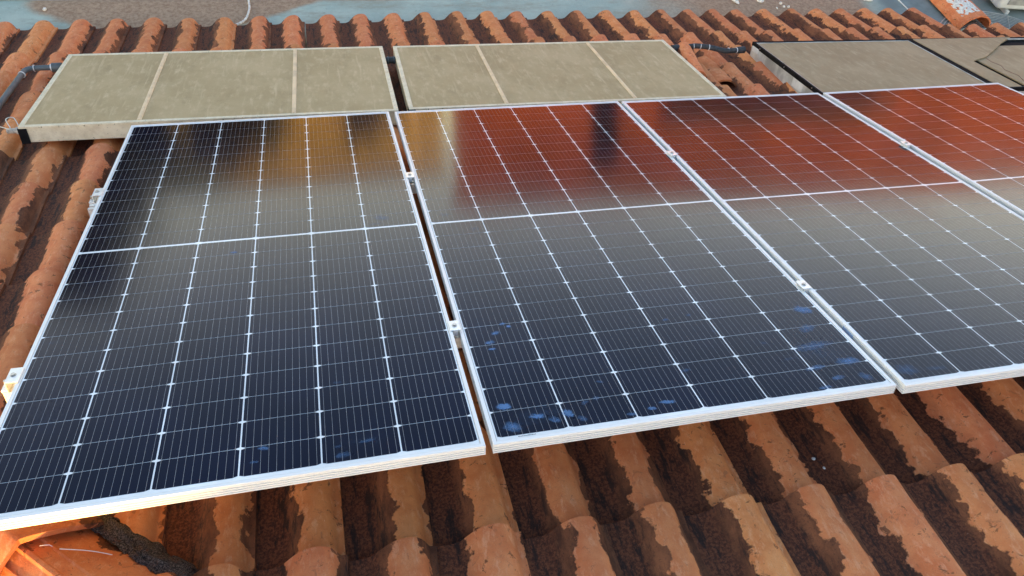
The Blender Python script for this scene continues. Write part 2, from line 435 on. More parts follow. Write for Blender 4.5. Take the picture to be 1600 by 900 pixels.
# the two other slopes of the hip roof are the same tiles mirrored across the hip and across the ridge
hp = MP @ Vector((.107, .015, crest_h(.107, .015))); cc = hp.x + hp.y
rp = MP @ Vector((.85, -1.72, crest_h(.85, -1.72))); yr = rp.y
def mirrored(fn, name, jmin, kmin, kmax, clip2):
    mb = MB(); rg = random.Random(11)
    for j in range(len(ROWS)):
        for k in range(kmin, kmax):
            u = S0 + k * PITCH
            if u + ROWS[j] < HIP - .5 or ROWS[j] < -1.75: continue
            add_tile(mb, k, j, None, cliphip, 3, rg)
    mb.v = [fn(MP @ Vector(p)) for p in mb.v]
    mb.f = [f[::-1] for f in mb.f]
    world_mesh(mb, hinv)
    return mb.build(name, M['tile'], house, smooth=True, sharp=R(50), use_tile=True)
side = mirrored(lambda p: (cc - p.y, cc - p.x, p.z), 'tiled_roof', 0, -16, 16, None)
back = mirrored(lambda p: (p.x, 2 * yr - p.y, p.z), 'tiled_roof', 0, -16, 32, None)

# hip and ridge caps with the mortar they are bedded in
def cap_tile(mb, p0, p1, w=.155, hgt=.085, up=Vector((0, 0, 1)), r1=.5, r2=.5):
    p0, p1 = Vector(p0), Vector(p1); d = (p1 - p0); L = d.length; d.normalize()
    x = d.cross(up).normalized(); z = x.cross(d).normalized()
    F = [-1, -.9, -.75, -.6, -.45, -.34, -.31, -.28, -.25, -.15, -.06, -.03, 0, .03, .06, .15, .25, .28, .31, .34, .45, .6, .75, .9, 1]
    stations = [(0, .018), (.02, .021), (.17, .021), (.20, .017), (.215, .002), (.25, 0), (.6, 0), (1.0, 0)]
    rows = []
    for l, lift in stations:
        row = []
        for f in F:
            pz = hgt * (1 - abs(f) ** 1.28)
            if l > .2:
                if abs(f) < .04: pz += .005
                if .27 < abs(f) < .32: pz += .004
            pz += lift + .0015 * noise.noise(Vector((f * 4, l * 5, r1 * 20)))
            row.append(mb.vert(p0 + d * (L * l + (.035 * (1 - abs(f)) if l < .21 else 0)) + x * f * w * (1 + lift * 1.5) + z * (pz - l * .022), (r1, .5 + max(f - .12, 0) * .52 + min(f, 0) * .12, l, r2)))
        rows.append(row)
    lo = [mb.vert(Vector(mb.v[i]) - z * .020 + d * .004, mb.att[i]) for i in rows[0]]
    for A, B in [(lo, rows[0])] + list(zip(rows[:-1], rows[1:])):
        for q in range(len(F) - 1): mb.face((A[q], A[q+1], B[q+1], B[q]))
def hip_point(t):     # t = distance in u along the hip
    u = .107 - t; v = .015 + t
    return Vector((u, v, crest_h(u, v) + .012))
def cap_z(u, v):
    f = abs((u + v - .122) / 1.4142 / .155)
    return crest_h(u, v) + .012 + .085 * (1 - min(1, f) ** 1.28)
nU = Vector((0, 0, 1))
for i in range(-8, 12):
    a, b = hip_point(i * .225), hip_point((i + 1) * .225 + .055)
    if a.y < -1.75: continue
    mb = MB(); cap_tile(mb, a, b, r1=.2 + .6 * random.random(), r2=.35 + .5 * random.random())
    world_mesh(mb, hinv @ MP)
    o = mb.build('ridge_cap', M['tile_clean'], house, smooth=True, sharp=R(28), use_tile=True)
    if i == -1:
        pth = [(.160, .024), (.178, .0235), (.200, .0235), (.222, .022), (.243, .0185), (.262, .014)]
        mb = MB(); pts = smooth_path_([(u, v, cap_z(u, v) - .001) for u, v in pth])
        mb.tube(pts, [.0010 + .0007 * abs(noise.noise(Vector((k * .6, 0, 0)))) for k in range(len(pts))], 5)
        world_mesh(mb, hinv @ MP); mb.build('scratch_mark', M['chalk'], o)
        mb = MB(); pts = [(u, v, cap_z(u, v) + .002) for u, v in ((.122, .030), (.131, .033), (.139, .034), (.146, .029))]
        mb.tube(pts, .0009, 5); world_mesh(mb, hinv @ MP); mb.build('scratch_mark', M['chalk'], o)
rz = rp.z - .005
for i in range(24):
    x0 = cc - yr + .1 + i * .30
    mb = MB(); cap_tile(mb, (x0, yr, rz), (x0 + .35, yr, rz), r1=random.random(), r2=random.random())
    world_mesh(mb, hinv)
    mb.build('ridge_cap', M['tile_clean'], house, smooth=True, sharp=R(28), use_tile=True)
mb = MB(); rows = []
n = 300
for i in range(n):
    t = -1.6 + i / (n - 1) * 3.4
    c0 = hip_point(t)
    row = []
    for q in range(17):
        f = q / 16
        off = .135 + f * (.080 + .030 * noise.noise(Vector((t * 16, 0, 7)))) + .008 * noise.noise(Vector((t * 30, f * 3, 2)))
        u, v = c0.x + off * .7071, c0.y + off * .7071
        z = crest_h(u, v) + .005 + .012 * math.sin(math.pi * min(1, .2 + f)) - .052 * f * f * f + .014 * noise.noise(Vector((u * 60, v * 60, 0))) + .014 * noise.noise(Vector((u * 22, v * 22, 3))) + .009 * noise.noise(Vector((u * 150, v * 150, 0)))
        row.append(mb.vert((u, v, z)))
    rows.append(row)
for A, B in zip(rows[:-1], rows[1:]):
    for q in range(16): mb.face((A[q], A[q+1], B[q+1], B[q]))
world_mesh(mb, hinv @ MP); mb.build('mortar_bedding', M['mortar'], house, smooth=True)
# walls and soffit of the house
mb = MB(); mb.box((-3.2, 2 * yr - 3.1, 0), (9.6, 3.2, 2.9)); world_mesh(mb, hinv); mb.build('wall', M['plaster'], house)
mb = MB(); mb.box((-3.9, 2 * yr - 3.6, 2.9), (9.7, 3.36, 2.96)); world_mesh(mb, hinv); mb.build('soffit', M['soffit'], house)

# ------------------------------------------------------------------ solar panels
PW, PH, PT = 1.134, 2.2066, .030
def make_panel_meshes(root, smudges=(), sticker=False, typed=False):
    # frame: one moulded profile swept round the rectangle
    prof = [(.0, -PT), (.0, -.0262), (.003, -.0258), (.003, -.0238), (0, -.0234), (0, -.0190), (.003, -.0186), (.003, -.0166), (0, -.0162), (0, -.0118),
            (.003, -.0114), (.003, -.0094), (0, -.0090), (0, -.0008), (.0008, 0), (.0098, 0), (.0104, -.0006), (.0104, -.006)]
    mb = MB(); rings = []
    for d, h in prof:
        rings.append([mb.vert(p) for p in ((d, d, h), (PW - d, d, h), (PW - d, PH - d, h), (d, PH - d, h))])
    for A, B in zip(rings[:-1], rings[1:]):
        for q in range(4): mb.face((A[q], A[(q+1) % 4], B[(q+1) % 4], B[q]))
    inner = [mb.vert(p) for p in ((.03, .03, -PT), (PW-.03, .03, -PT), (PW-.03, PH-.03, -PT), (.03, PH-.03, -PT))]
    for q in range(4): mb.face((rings[0][(q+1) % 4], rings[0][q], inner[q], inner[(q+1) % 4]))
    mb.build('frame', M['alu'], root)
    gz = -.0016
    mb = MB(); e = .0118
    mb.poly([(e, e), (PW - e, e), (PW - e, PH - e), (e, PH - e)], gz - .005, gz)
    mb.build('backsheet', M['backsheet'], root)
    mb = MB(); cm, gapc, midg, mt, gr = .0155, .0038, .0105, .0215, .0013
    cw = (PW - 2 * cm - 5 * gapc) / 6
    half = (PH - 2 * mt - midg) / 2; rh = (half - 11 * gr) / 12
    ch = .0090
    for c in range(6):
        x0 = cm + c * (cw + gapc); x1 = x0 + cw
        for hf in range(2):
            for r in range(12):
                y0 = mt + hf * (half + midg) + r * (rh + gr); y1 = y0 + rh
                big = ch * 1.5
                mb.face([mb.vert((x, y, gz + .0004)) for x, y in ((x0+ch*1.25, y0), (x1-ch*1.25, y0), (x1, y0+ch*.42), (x1, y1-ch*.42), (x1-ch*1.25, y1), (x0+ch*1.25, y1), (x0, y1-ch*.42), (x0, y0+ch*.42))])
    mb.build('cell_array', M['cell'], root)
    mb = MB(); bw = .00042
    for c in range(6):
        x0 = cm + c * (cw + gapc)
        for b in range(10):
            x = x0 + cw * (b + .5) / 10
            for hf in range(2):
                y0 = mt + hf * (half + midg)
                mb.quad(x - bw, y0 + .002, x + bw, y0 + half - .002, gz + .0007)
                for r in range(13):
                    y = y0 + r * (rh + gr) - gr / 2
                    mb.quad(x - .0008, max(y - .0045, y0 + .001), x + .0008, min(y + .0045, y0 + half - .001), gz + .0009)
    mb.build('busbars', M['busbar'], root)
    if smudges:
        rg = random.Random(5)
        for (x, y, rx_, ry_, st) in smudges:
            mb = MB(); n_ = 14; c = mb.vert((x, y, gz + .0012)); mb.fade.append(st)
            prev = None; ang = rg.uniform(0, 3)
            rings = []
            for k, rr in enumerate((.5, 1.0)):
                ring = []
                for q in range(n_):
                    t = 2 * math.pi * q / n_; w = rr * (1 + .22 * math.sin(2 * t + ang) + .12 * math.sin(5 * t + ang * 2))
                    ring.append(mb.vert((x + rx_ * w * math.cos(t), y + ry_ * w * math.sin(t), gz + .0012))); mb.fade.append(st * .8 if k == 0 else 0)
                rings.append(ring)
            for q in range(n_):
                mb.face((c, rings[0][q], rings[0][(q+1) % n_])); mb.face((rings[0][q], rings[1][q], rings[1][(q+1) % n_], rings[0][(q+1) % n_]))
            mb.build('water_mark', M['smudge'], root, use_fade=True)
    if typed:
        mb = MB(); x = .066; rg = random.Random(9)
        for k in range(17):
            w = rg.uniform(.0012, .0026); mb.quad(x, .0150, x + w, .0150 + rg.uniform(.0018, .0028), gz + .0004); x += w + .0009
        mb.build('serial_print', M['ink'], root)
    if sticker:
        mb = MB(); mb.box((-.0008, .235, -.024), (-.0002, .285, -.006)); mb.build('sticker', M['label'], root)
def pose(d, rv, k):
    a = Vector(rv); ang = a.length
    Rm = Matrix.Rotation(ang, 4, a.normalized()) if ang > 1e-9 else Matrix.Identity(4)
    return MP @ Matrix.Translation(Vector(d) + Vector((k * (PW + .02), 0, 0))) @ Rm
POSES = [((0, 0, 0), (0, 0, 0)), ((.00012, .0047, -.00569), (.00051, .00502, -.00357)), ((-.0052, -.01269, -.00475), (-.00148, .00842, -.00451)), ((.00006, -.02603, -.00763), (-.00356, -.00333, -.00561))]
LBL = ['leftmost solar panel, its near edge lit bright white by the sun',
       'second solar panel from the left, with blue smudges in both lower corners',
       'third solar panel from the left, a small blue sticker on its frame side',
       'rightmost solar panel, running out of the photo beside the broken collector']
rg = random.Random(21)
SM = [
  [(.80, .30, .02, .012, .5), (.85, .08, .12, .05, .38), (.10, .30, .10, .16, .36), (.62, .10, .02, .012, .7), (.60, .06, .016, .008, .6), (1.0, 1.17, .05, .035, .55), (.98, 1.13, .05, .012, .5), (.50, 1.02, .016, .012, .8), (.05, .62, .05, .02, .4), (.17, .68, .03, .012, .4), (.05, .35, .09, .06, .35), (1.07, .62, .03, .05, .35), (.80, .04, .025, .02, .6), (.86, .075, .03, .01, .6), (.79, .07, .015, .012, .5)],
  [(.055, .125, .024, .022, 1.0), (.06, .05, .03, .035, .75), (.13, .075, .028, .016, .9), (.17, .055, .022, .02, .7), (.21, .07, .018, .026, .95), (.24, .045, .02, .02, .6), (.265, .10, .018, .014, .6), (.30, .11, .014, .014, .6), (.37, .035, .02, .010, .7), (.43, .045, .016, .012, .85), (.48, .06, .032, .012, .85), (.10, .43, .02, .014, .8), (.075, .39, .02, .016, .8), (.13, .47, .014, .012, .8), (.145, .455, .010, .012, .9), (.075, .36, .014, .010, .9), (.06, .47, .05, .06, .35), (.62, .40, .018, .012, .6), (.70, .41, .014, .012, .55), (.16, 1.04, .03, .016, .5), (.07, 1.16, .03, .02, .5),
   (1.00, .20, .10, .035, .6), (1.00, .17, .13, .12, .42), (.14, .08, .13, .07, .42), (1.06, .12, .05, .03, .75), (.95, .11, .05, .018, .7), (1.03, .28, .05, .03, .6), (1.07, .37, .04, .035, .8), (.99, .06, .03, .016, .7), (.90, .16, .035, .012, .5), (1.07, .05, .03, .03, .6), (.86, .24, .02, .012, .5), (.93, .03, .03, .012, .7), (.33, .17, .016, .01, .6), (.74, .32, .012, .01, .5), (1.08, 1.0, .03, .06, .4), (.58, .17, .025, .01, .6)],
  [(.05, .06, .05, .05, .55), (.14, .05, .05, .02, .5), (.06, 1.02, .03, .02, .4), (.30, .98, .03, .012, .5), (.75, .88, .03, .015, .4), (.55, .60, .03, .02, .3), (.06, .25, .02, .04, .3), (.33, .04, .05, .02, .3)],
  [(.15, .95, .04, .03, .3), (.4, .8, .03, .02, .3)]]
for k in range(4):
    t = thing('photovoltaic_module', LBL[k], 'solar panel', pose(*POSES[k], k), 'solar panels on the tiled roof')
    make_panel_meshes(t, SM[k], sticker=(k == 2), typed=(k == 1))

# ------------------------------------------------------------------ rails, feet, clamps
RV = [1.500, .487]
for i, v in enumerate(RV):
    t = thing('mounting_rail', ['aluminium mounting rail under the panels beside the far row of clamps', 'aluminium mounting rail under the panels beside the near row of clamps'][i], 'rail', MP @ Matrix.Translation((0, v, -.031)), 'rails under the solar panels')
    mb = MB()
    for (y0, y1, z0, z1) in ((-.02, .02, -.042, -.037), (-.02, -.016, -.037, -.002), (.016, .02, -.037, -.002), (-.016, -.006, -.007, -.002), (.006, .016, -.007, -.002)):
        mb.box((-.042, y0, z0), (4.75, y1, z1))
    mb.build('rail_profile', M['alu_bright'], t)
    for u in (.25, 1.35, 2.45, 3.55, 4.4):
        mb = MB(); dz = crest_h(u, v) + .031
        mb.box((u - .02, -.028, dz - .01), (u + .02, -.0225, -.005)); mb.box((u - .02, -.09, dz - .006), (u + .02, -.0283, dz)); mb.build('roof_hook', M['alu_bright'], t)
def clamp_mesh(t, mid=True):
    mb = MB()
    if mid:
        mb.box((-.0165, -.024, .0004), (.0165, .024, .0030)); mb.box((-.0075, -.022, -.020), (.0075, .022, .0003))
    else:
        mb.box((-.026, -.030, .001), (.007, .030, .004)); mb.box((-.026, -.030, -.034), (-.0235, .030, .001)); mb.box((-.0235, -.03, -.034), (-.001, .03, -.029))
        mb.box((-.046, -.020, -.036), (-.0265, .026, -.028))
    bevel(mb.build('clamp_body', M['alu_bright'], t), .001, 1)
    mb = MB(); x = 0 if mid else -.012
    mb.tube([(x, 0, .0005), (x, 0, .0085)], .0052, 12); mb.tube([(x, 0, .0032), (x, 0, .0046)], .0078, 12)
    mb.build('bolt', M['rail_steel'], t)
    if not mid: mb = MB(); mb.tube([(-.037, .004, -.028), (-.037, .004, -.014)], .0055, 10); mb.build('rail_bolt', M['rail_steel'], t)
CL = [(1.144, 1.50, 'clamp between the leftmost and second solar panels, far rail'), (1.144, .482, 'clamp between the leftmost and second solar panels, near rail'),
      (2.2985, 1.537, 'clamp between the second and third solar panels, far rail'), (2.2985, .487, 'clamp between the second and third solar panels, near rail'),
      (3.4475, 1.47, 'clamp between the third and rightmost solar panels, far rail')]
src = None
for x, y, l in CL:
    if src is None:
        src = thing('panel_clamp', 'small aluminium ' + l, 'clamp', None, 'clamps between the solar panels'); clamp_mesh(src, True); c = src
    else: c = copy_tree(src); c['label'] = 'small aluminium ' + l
    c.matrix_world = MP @ Matrix.Translation((x, y, 0 if x < 1.2 else (-.0045 if x < 2.4 else -.0074)))
src = None
for x, y, l in [(0, 1.545, 'aluminium end clamp and rail end on the left edge of the leftmost panel, far one'), (0, .49, 'aluminium end clamp and rail end on the left edge of the leftmost panel, near one')]:
    if src is None: src = thing('end_clamp', l, 'clamp', None, 'end clamps on the left edge of the array'); clamp_mesh(src, False); c = src
    else: c = copy_tree(src); c['label'] = l
    c.matrix_world = MP @ Matrix.Translation((x, y, 0))

o0 = MP @ Vector((1.144, 1.0, -.085))  # added black strands, laid here to make the panel gap look shaded
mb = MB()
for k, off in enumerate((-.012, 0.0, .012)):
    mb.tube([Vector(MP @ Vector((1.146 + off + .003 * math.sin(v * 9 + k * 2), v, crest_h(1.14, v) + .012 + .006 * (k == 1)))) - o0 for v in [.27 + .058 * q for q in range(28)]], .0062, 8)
mb.build('gap_darkener', M['rubber'], None, smooth=True).matrix_world = Matrix.Translation(o0)
tag(bpy.data.objects['gap_darkener'], 'added black strands darkening the gap between the two leftmost solar panels', 'darkener')
# ------------------------------------------------------------------ thermal collectors
def frame_mat(o, px, py):
    o, px, py = Vector(o), Vector(px), Vector(py)
    x = (px - o).normalized(); y0 = (py - o); z = x.cross(y0).normalized(); y = z.cross(x)
    m = Matrix((x, y, z)).transposed().to_4x4(); m.translation = o
    return MP @ m, (px - o).length, y0.dot(y)
def collector(o, px, py, label, glass, cream=True, bars=(), L=None, hgt=.078):
    m, L0, D = frame_mat(o, px, py); L = L or L0
    t = thing('solar_collector', label, 'solar collector', m, 'solar water collectors below the photovoltaic panels')
    body = M['cream'] if cream else M['alu_old']
    mb = MB(); w = .004
    mb.box((0, 0, -hgt), (L, w, -.012)); mb.box((0, D - w, -hgt), (L, D, -.012)); mb.box((0, w, -hgt), (w, D - w, -.012)); mb.box((L - w, w, -hgt), (L, D - w, -.012))
    mb.box((w, w, -hgt + .001), (L - w, D - w, -hgt + .005))
    bevel(mb.build('casing', body, t), .0015, 1)
    mb = MB(); e = -.0025; lw = .020 if cream else .013
    lz0, lz1 = (-.0125, 0) if cream else (-.022, .003)
    mb.box((e, e, lz0), (L - e, lw, lz1)); mb.box((e, D - lw, lz0), (L - e, D - e, lz1)); mb.box((e, lw, lz0), (lw, D - lw, lz1)); mb.box((L - lw, lw, lz0), (L - e, D - lw, lz1))
    rim = bevel(mb.build('rim', body if cream else M['rubber'], t), .002, 2)
    if not cream:   # thin aluminium trim inside the black gasket
        mb = MB(); mb.box((lw, lw, -.010), (L - lw, lw + .008, -.001)); mb.box((lw, D - lw - .008, -.010), (L - lw, D - lw, -.001)); mb.box((lw, lw + .008, -.010), (lw + .008, D - lw - .008, -.001)); mb.box((L - lw - .008, lw + .008, -.010), (L - lw, D - lw - .008, -.001))
        mb.build('trim', M['alu_old'], t)
    return t, L, D, lw
# A: left, B: second, C: third, D: broken one
t, L, D, lw = collector((-.502, 2.359, -.037), (1.191, 2.331, -.044), (-.512, 3.302, .002), 'leftmost dusty olive solar water collector, with a black corner bracket and grey elbow pipe', None, True)
mb = MB(); mb.box((lw, lw, -.010), (L - lw, D - lw, -.003)); mb.build('glass', M['dusty_olive'], t)
for bx in (.50, 1.195):
    mb = MB(); mb.box((bx - .010, lw, -.0028), (bx + .010, D - lw, .0005)); mb.box((bx - .003, lw, .0006), (bx + .003, D - lw, .0030)); mb.build('joint_strip', M['strip'], t)
mb = MB(); mb.poly([(-.006, -.006), (.030, -.006), (.030, -.0015), (-.0015, -.0015), (-.0015, .05), (-.006, .05)], -.082, -.010); mb.build('corner_bracket', M['rubber'], t)
mb = MB(); mb.tube([(-.03, .05, -.04), (-.004, .05, -.04)], .017, 14); mb.tube([(-.07, .05, -.04), (-.03, .05, -.04)], .012, 14); mb.build('pipe_stub', M['brass'], t)
mb = MB(); mb.tube([(-.009, .02, -.045), (-.0065, .02, -.045)], .004, 8); mb.build('bracket_screw', M['rail_steel'], t)
t, L, D, lw = collector((1.249, 2.34, -.044), (2.963, 2.298, -.051), (1.282, 3.266, -.005), 'second dusty olive solar water collector from the left, two cream strips across it', None, True)
mb = MB(); mb.box((lw, lw, -.010), (L - lw, D - lw, -.003)); mb.build('glass', M['dusty_olive'], t)
for bx in (.50, 1.20):
    mb = MB(); mb.box((bx - .010, lw, -.0028), (bx + .010, D - lw, .0005)); mb.box((bx - .003, lw, .0006), (bx + .003, D - lw, .0030)); mb.build('joint_strip', M['strip'], t)
for px_ in (0.0,):
    mb = MB(); mb.poly([(-.004, -.006), (.030, -.006), (.030, -.0015), (-.0015, -.0015), (-.0015, .05), (-.004, .05)], -.082, -.004); mb.build('corner_bracket', M['rubber'], t)
Cx = Vector((3.476, 3.131, -.018)); Cf = Vector((3.53, 2.258, -.055))
t, L, D, lw = collector(Cf, Cf + (Vector((4.614, 3.077, -.024)) - Cx), Cx, 'black edged brown solar water collector with a bare aluminium side, unbroken', None, False, hgt=.105)
mb = MB(); mb.box((lw + .008, lw + .008, -.010), (L - lw - .008, D - lw - .008, -.003)); mb.build('glass', M['dusty_brown'], t)
for fx in (.12, .5, .87): mb = MB(); mb.tube([(-.0060, D * fx, -.006), (-.0025, D * fx, -.006)], .004, 8); mb.build('screw', M['rail_steel'], t)
mb = MB(); mb.box((-.004, D - .10, -.05), (-.0002, D - .02, -.016)); bevel(mb.build('hose_flange', M['pipe_mark'], t), .003)
mb = MB(); mb.poly([(-.0028, D * .22), (-.0022, D * .22), (-.0022, D * .36), (-.0028, D * .36)], -.072, -.022); mb.build('faded_sticker', M['pipe_mark'], t)
Df = Cf + Vector((1.150, -.048, -.006)); Db = Df + (Cx - Cf)
t, L, D, lw = collector(Df, Df + Vector((1.6, -.07, -.010)), Db, 'broken brown solar water collector with a loose curved pane lying over its black seam', None, False, hgt=.088)
mb = MB(); mb.box((.020, lw + .008, -.014), (.185, D - lw - .008, -.007)); mb.build('glass', M['dusty_brown'], t)
mb = MB(); mb.box((.225, lw + .008, -.014), (L - .02, D - .14, -.007)); mb.build('glass', M['dusty_brown'], t)
mb = MB(); mb.box((.020, lw + .008, -.030), (L - .02, D - lw - .008, -.020)); mb.build('absorber', M['rubber'], t)
# the loose pane: straight along the top edge, curved where it broke
pts = [(.02, .08), (.05, .10), (.10, .20), (.13, .36), (.155, .43), (.20, .46), (.30, .50), (.38, .56), (.46, .62), (.56, .70), (.66, .78), (.735, .835), (.775, .875), (.785, D - .012), (.02, D - .012)]
fine_ = []
for a, b in zip(pts, pts[1:]):
    for q in range(4):
        f = q / 4; fine_.append((a[0] + (b[0] - a[0]) * f + random.uniform(-.003, .003), a[1] + (b[1] - a[1]) * f + random.uniform(-.003, .003)))
fine_.append(pts[-1])
mb = MB(); mb.poly(fine_, -.003, .004); o = mb.build('loose_pane', M['dusty_brown'], t)
mb = MB()
cr = [(.31, .50), (.30, .44), (.315, .37), (.285, .30), (.30, .20), (.26, .10), (.27, .03)]
for a, b in zip(cr, cr[1:]):
    mb.tube([(a[0], a[1], -.0068), (b[0], b[1], -.0068)], .0016, 5)
mb.build('crack', M['rust'], t)

# ------------------------------------------------------------------ pipes
def P3(u, v, h): return MP @ Vector((u, v, h))
def smooth_path(pts, n=6):
    pts = [Vector(p) for p in pts]; out = []
    for i in range(len(pts) - 1):
        p0, p1, p2, p3 = pts[max(i-1, 0)], pts[i], pts[i+1], pts[min(i+2, len(pts)-1)]
        for q in range(n):
            t = q / n
            out.append(.5 * ((2*p1) + (p2-p0)*t + (2*p0-5*p1+4*p2-p3)*t*t + (-p0+3*p1-3*p2+p3)*t**3))
    out.append(pts[-1]); return out
def rel(pts, o): return [Vector(p) - o for p in pts]
o0 = P3(-.70, 3.25, -.05)
t = thing('elbow_pipe', 'grey plastic elbow pipe running from the left collector down between the tiles', 'pipe', Matrix.Translation(o0))
ln = [P3(-.515, 3.215, -.040), P3(-.60, 3.215, -.040), P3(-.655, 3.218, -.042), P3(-.685, 3.20, -.044), P3(-.695, 3.16, -.05), P3(-.70, 3.05, -.06), P3(-.715, 2.83, -.085), P3(-.73, 2.76, -.11)]
mb = MB(); mb.tube(rel(smooth_path(ln), o0), .0145, 16); mb.build('pipe_body', M['pvc'], t, smooth=True, sharp=R(40))
mb = MB(); mb.tube(rel([P3(-.512, 3.215, -.040), P3(-.560, 3.215, -.040)], o0), .024, 16); mb.build('pipe_socket', M['pvc'], t, smooth=True, sharp=R(40))
for (a, b) in (((-.560, 3.215, -.040), (-.568, 3.215, -.040)), ((-.648, 3.217, -.041), (-.651, 3.217, -.041)), ((-.6945, 3.15, -.0515), (-.695, 3.146, -.052))):
    mb = MB(); mb.tube(rel([P3(*a), P3(*b)], o0), .0185, 16); mb.build('pipe_ring', M['pipe_mark'], t)
o0 = P3(3.25, 3.13, -.05)
t = thing('collector_hose', 'dark hose with pale joints linking the olive and brown collectors over the tiles', 'hose', Matrix.Translation(o0))
ln = [P3(3.012, 3.135, -.045), P3(3.10, 3.14, -.040), P3(3.17, 3.12, -.028), P3(3.26, 3.10, -.035), P3(3.34, 3.055, -.045), P3(3.42, 3.055, -.045), P3(3.478, 3.06, -.045)]
mb = MB(); mb.tube(rel(smooth_path(ln, 8), o0), .0165, 16); mb.build('hose_body', M['hose'], t, smooth=True, sharp=R(40))
for (i, j, r_) in ((0, 1, .024), (5, 6, .0215)):
    mb = MB(); a, b = Vector(ln[i]), Vector(ln[j]); mb.tube(rel([a + (b-a) * (0 if i == 0 else .2), a + (b - a) * (.5 if i == 0 else 1)], o0), r_, 16); mb.build('hose_coupling', M['hose'], t, smooth=True, sharp=R(40))
for (i, j, f) in ((1, 2, .8), (2, 3, .3), (2, 3, .9), (4, 5, .3), (5, 6, 0)):
    a, b = Vector(ln[i]), Vector(ln[j]); p = a + (b - a) * f; d = (b - a).normalized() * .0025
    mb = MB(); mb.tube(rel([p - d, p + d], o0), .0176, 14); mb.build('hose_tie', M['pipe_mark'], t)
o0 = P3(1.235, 3.13, -.05)
t = thing('pipe_union', 'short black pipe union in the dark gap between the two olive collectors', 'pipe', Matrix.Translation(o0))
mb = MB(); mb.tube(rel([P3(1.20, 3.13, -.045), P3(1.28, 3.13, -.045)], o0), .019, 14); mb.build('union_body', M['hose'], t, smooth=True, sharp=R(40))
for u in (1.222, 1.256):
    mb = MB(); mb.tube(rel([P3(u, 3.13, -.045), P3(u + .006, 3.13, -.045)], o0), .023, 14); mb.build('union_ring', M['pvc'], t)
o0 = P3(-.55, 2.40, -.075)
t = MB(); t.tube(rel(smooth_path([P3(-.512, 2.395, -.045), P3(-.535, 2.43, -.02), P3(-.56, 2.41, -.02), P3(-.54, 2.37, -.05), P3(-.60, 2.42, -.055), P3(-.68, 2.45, -.05), P3(-.76, 2.45, -.07)], 6), o0), .0022, 6)
w_ = t.build('tie_wire', M['wire'], None, smooth=True); w_.matrix_world = Matrix.Translation(o0)
tag(w_, 'thin looped wire at the near left corner of the leftmost collector', 'wire')

# ------------------------------------------------------------------ loose tiles
def half_round(mb, a, b, w, h, r1, r2, up, broken=False, thick=.012):
    a, b = Vector(a), Vector(b); d = b - a; L = d.length; d.normalize(); x = d.cross(up).normalized(); z = x.cross(d).normalized()
    N, S = 22, 10
    def ring(l, off):
        out = []
        for q in range(N + 1):
            t = -math.pi/2 + math.pi * q / N
            ww, hh = (w - off) * (1 - .12 * (1 - l)), (h - off) * (1 - .08 * (1 - l))
            ext = 0
            if broken and l > .95: ext = .035 * noise.noise(Vector((q * .45, 1.3, 2))) - .05 * (q / N)
            out.append(mb.vert(a + d * (L * l + ext) + x * math.sin(t) * ww + z * (math.cos(t) * hh + .002 * noise.noise(Vector((q * .4, l * 5, r1 * 9)))), (r1, .5 + math.sin(t) * .30, l, r2)))
        return out
    O = [ring(q / S, 0) for q in range(S + 1)]; I = [ring(q / S, thick) for q in range(S + 1)]
    for A, B in zip(O[:-1], O[1:]):
        for q in range(N): mb.face((A[q], A[q+1], B[q+1], B[q]))
    for A, B in zip(I[:-1], I[1:]):
        for q in range(N): mb.face((B[q], B[q+1], A[q+1], A[q]))
    for A, B in ((I[0], O[0]), (O[-1], I[-1])):
        for q in range(N): mb.face((A[q], A[q+1], B[q+1], B[q]))
    for e in (0, N):
        for k in range(S): mb.face((O[k][e], I[k][e], I[k+1][e], O[k+1][e]) if e == 0 else (I[k][e], O[k][e], O[k+1][e], I[k+1][e]))
nrm = (MP.to_3x3() @ Vector((0, 0, 1)))
def loose(name, a, b, w, h, r1, r2, label, mat, broken=False, up=None, cat='roof tile'):
    mb = MB(); o0 = (Vector(a) + Vector(b)) / 2
    half_round(mb, Vector(a) - o0, Vector(b) - o0, w, h, r1, r2, up or nrm, broken)
    o = mb.build(name, mat, None, smooth=True, sharp=R(40), use_tile=True); o.matrix_world = Matrix.Translation(o0); return tag(o, label, cat)
loose('loose_tile', P3(3.105, 3.17, -.055), P3(2.985, 2.68, -.085), .052, .048, .3, .7, 'slim clay tile piece lying against the right edge of the second olive collector', M['tile'])
loose('broken_tile', P3(3.285, 3.20, -.175), P3(3.205, 2.74, -.178), .080, .060, .62, .45, 'raised clay tile with a dark open end just below the hose', M['tile'])
# big cap tile with a white mortar patch leaning over the eaves at the right
ZS = Z0 - 1.43
ta, tb = Vector((6.02, 4.42, ZS + .03)), Vector((6.045, 3.64, ZS + .012))
cap = loose('cap_tile', ta, tb, .150, .125, .1, .95, 'orange cap tile with a white mortar patch leaning over the eaves', M['tile_clean'], up=Vector((0, 0, 1)))
mb = MB(); o0 = (ta + tb) / 2; d = (tb - ta); L_ = d.length; d.normalize(); x = d.cross(Vector((0, 0, 1))).normalized(); z = x.cross(d).normalized()
g = []
for i in range(26):
    row = []
    l = .52 + .42 * i / 25
    for q in range(22):
        t_ = 1.0 - 1.30 * q / 21
        edge = min(i, 25 - i, q, 21 - q) / 3.0
        th = .004 * min(1, edge) + .003 * noise.noise(Vector((i * .6, q * .6, 0)))
        if edge < .5 or noise.noise(Vector((i * .35, q * .4, 9))) > .30 - .02 * edge: th = -.003
        ww, hh = .150 * (1 - .12 * (1 - l)) + th, .125 * (1 - .08 * (1 - l)) + th
        row.append(mb.vert(ta - o0 + d * (L_ * l + .012 * noise.noise(Vector((q * .7, i * .1, 5)))) + x * math.sin(t_) * ww + z * math.cos(t_) * hh))
    g.append(row)
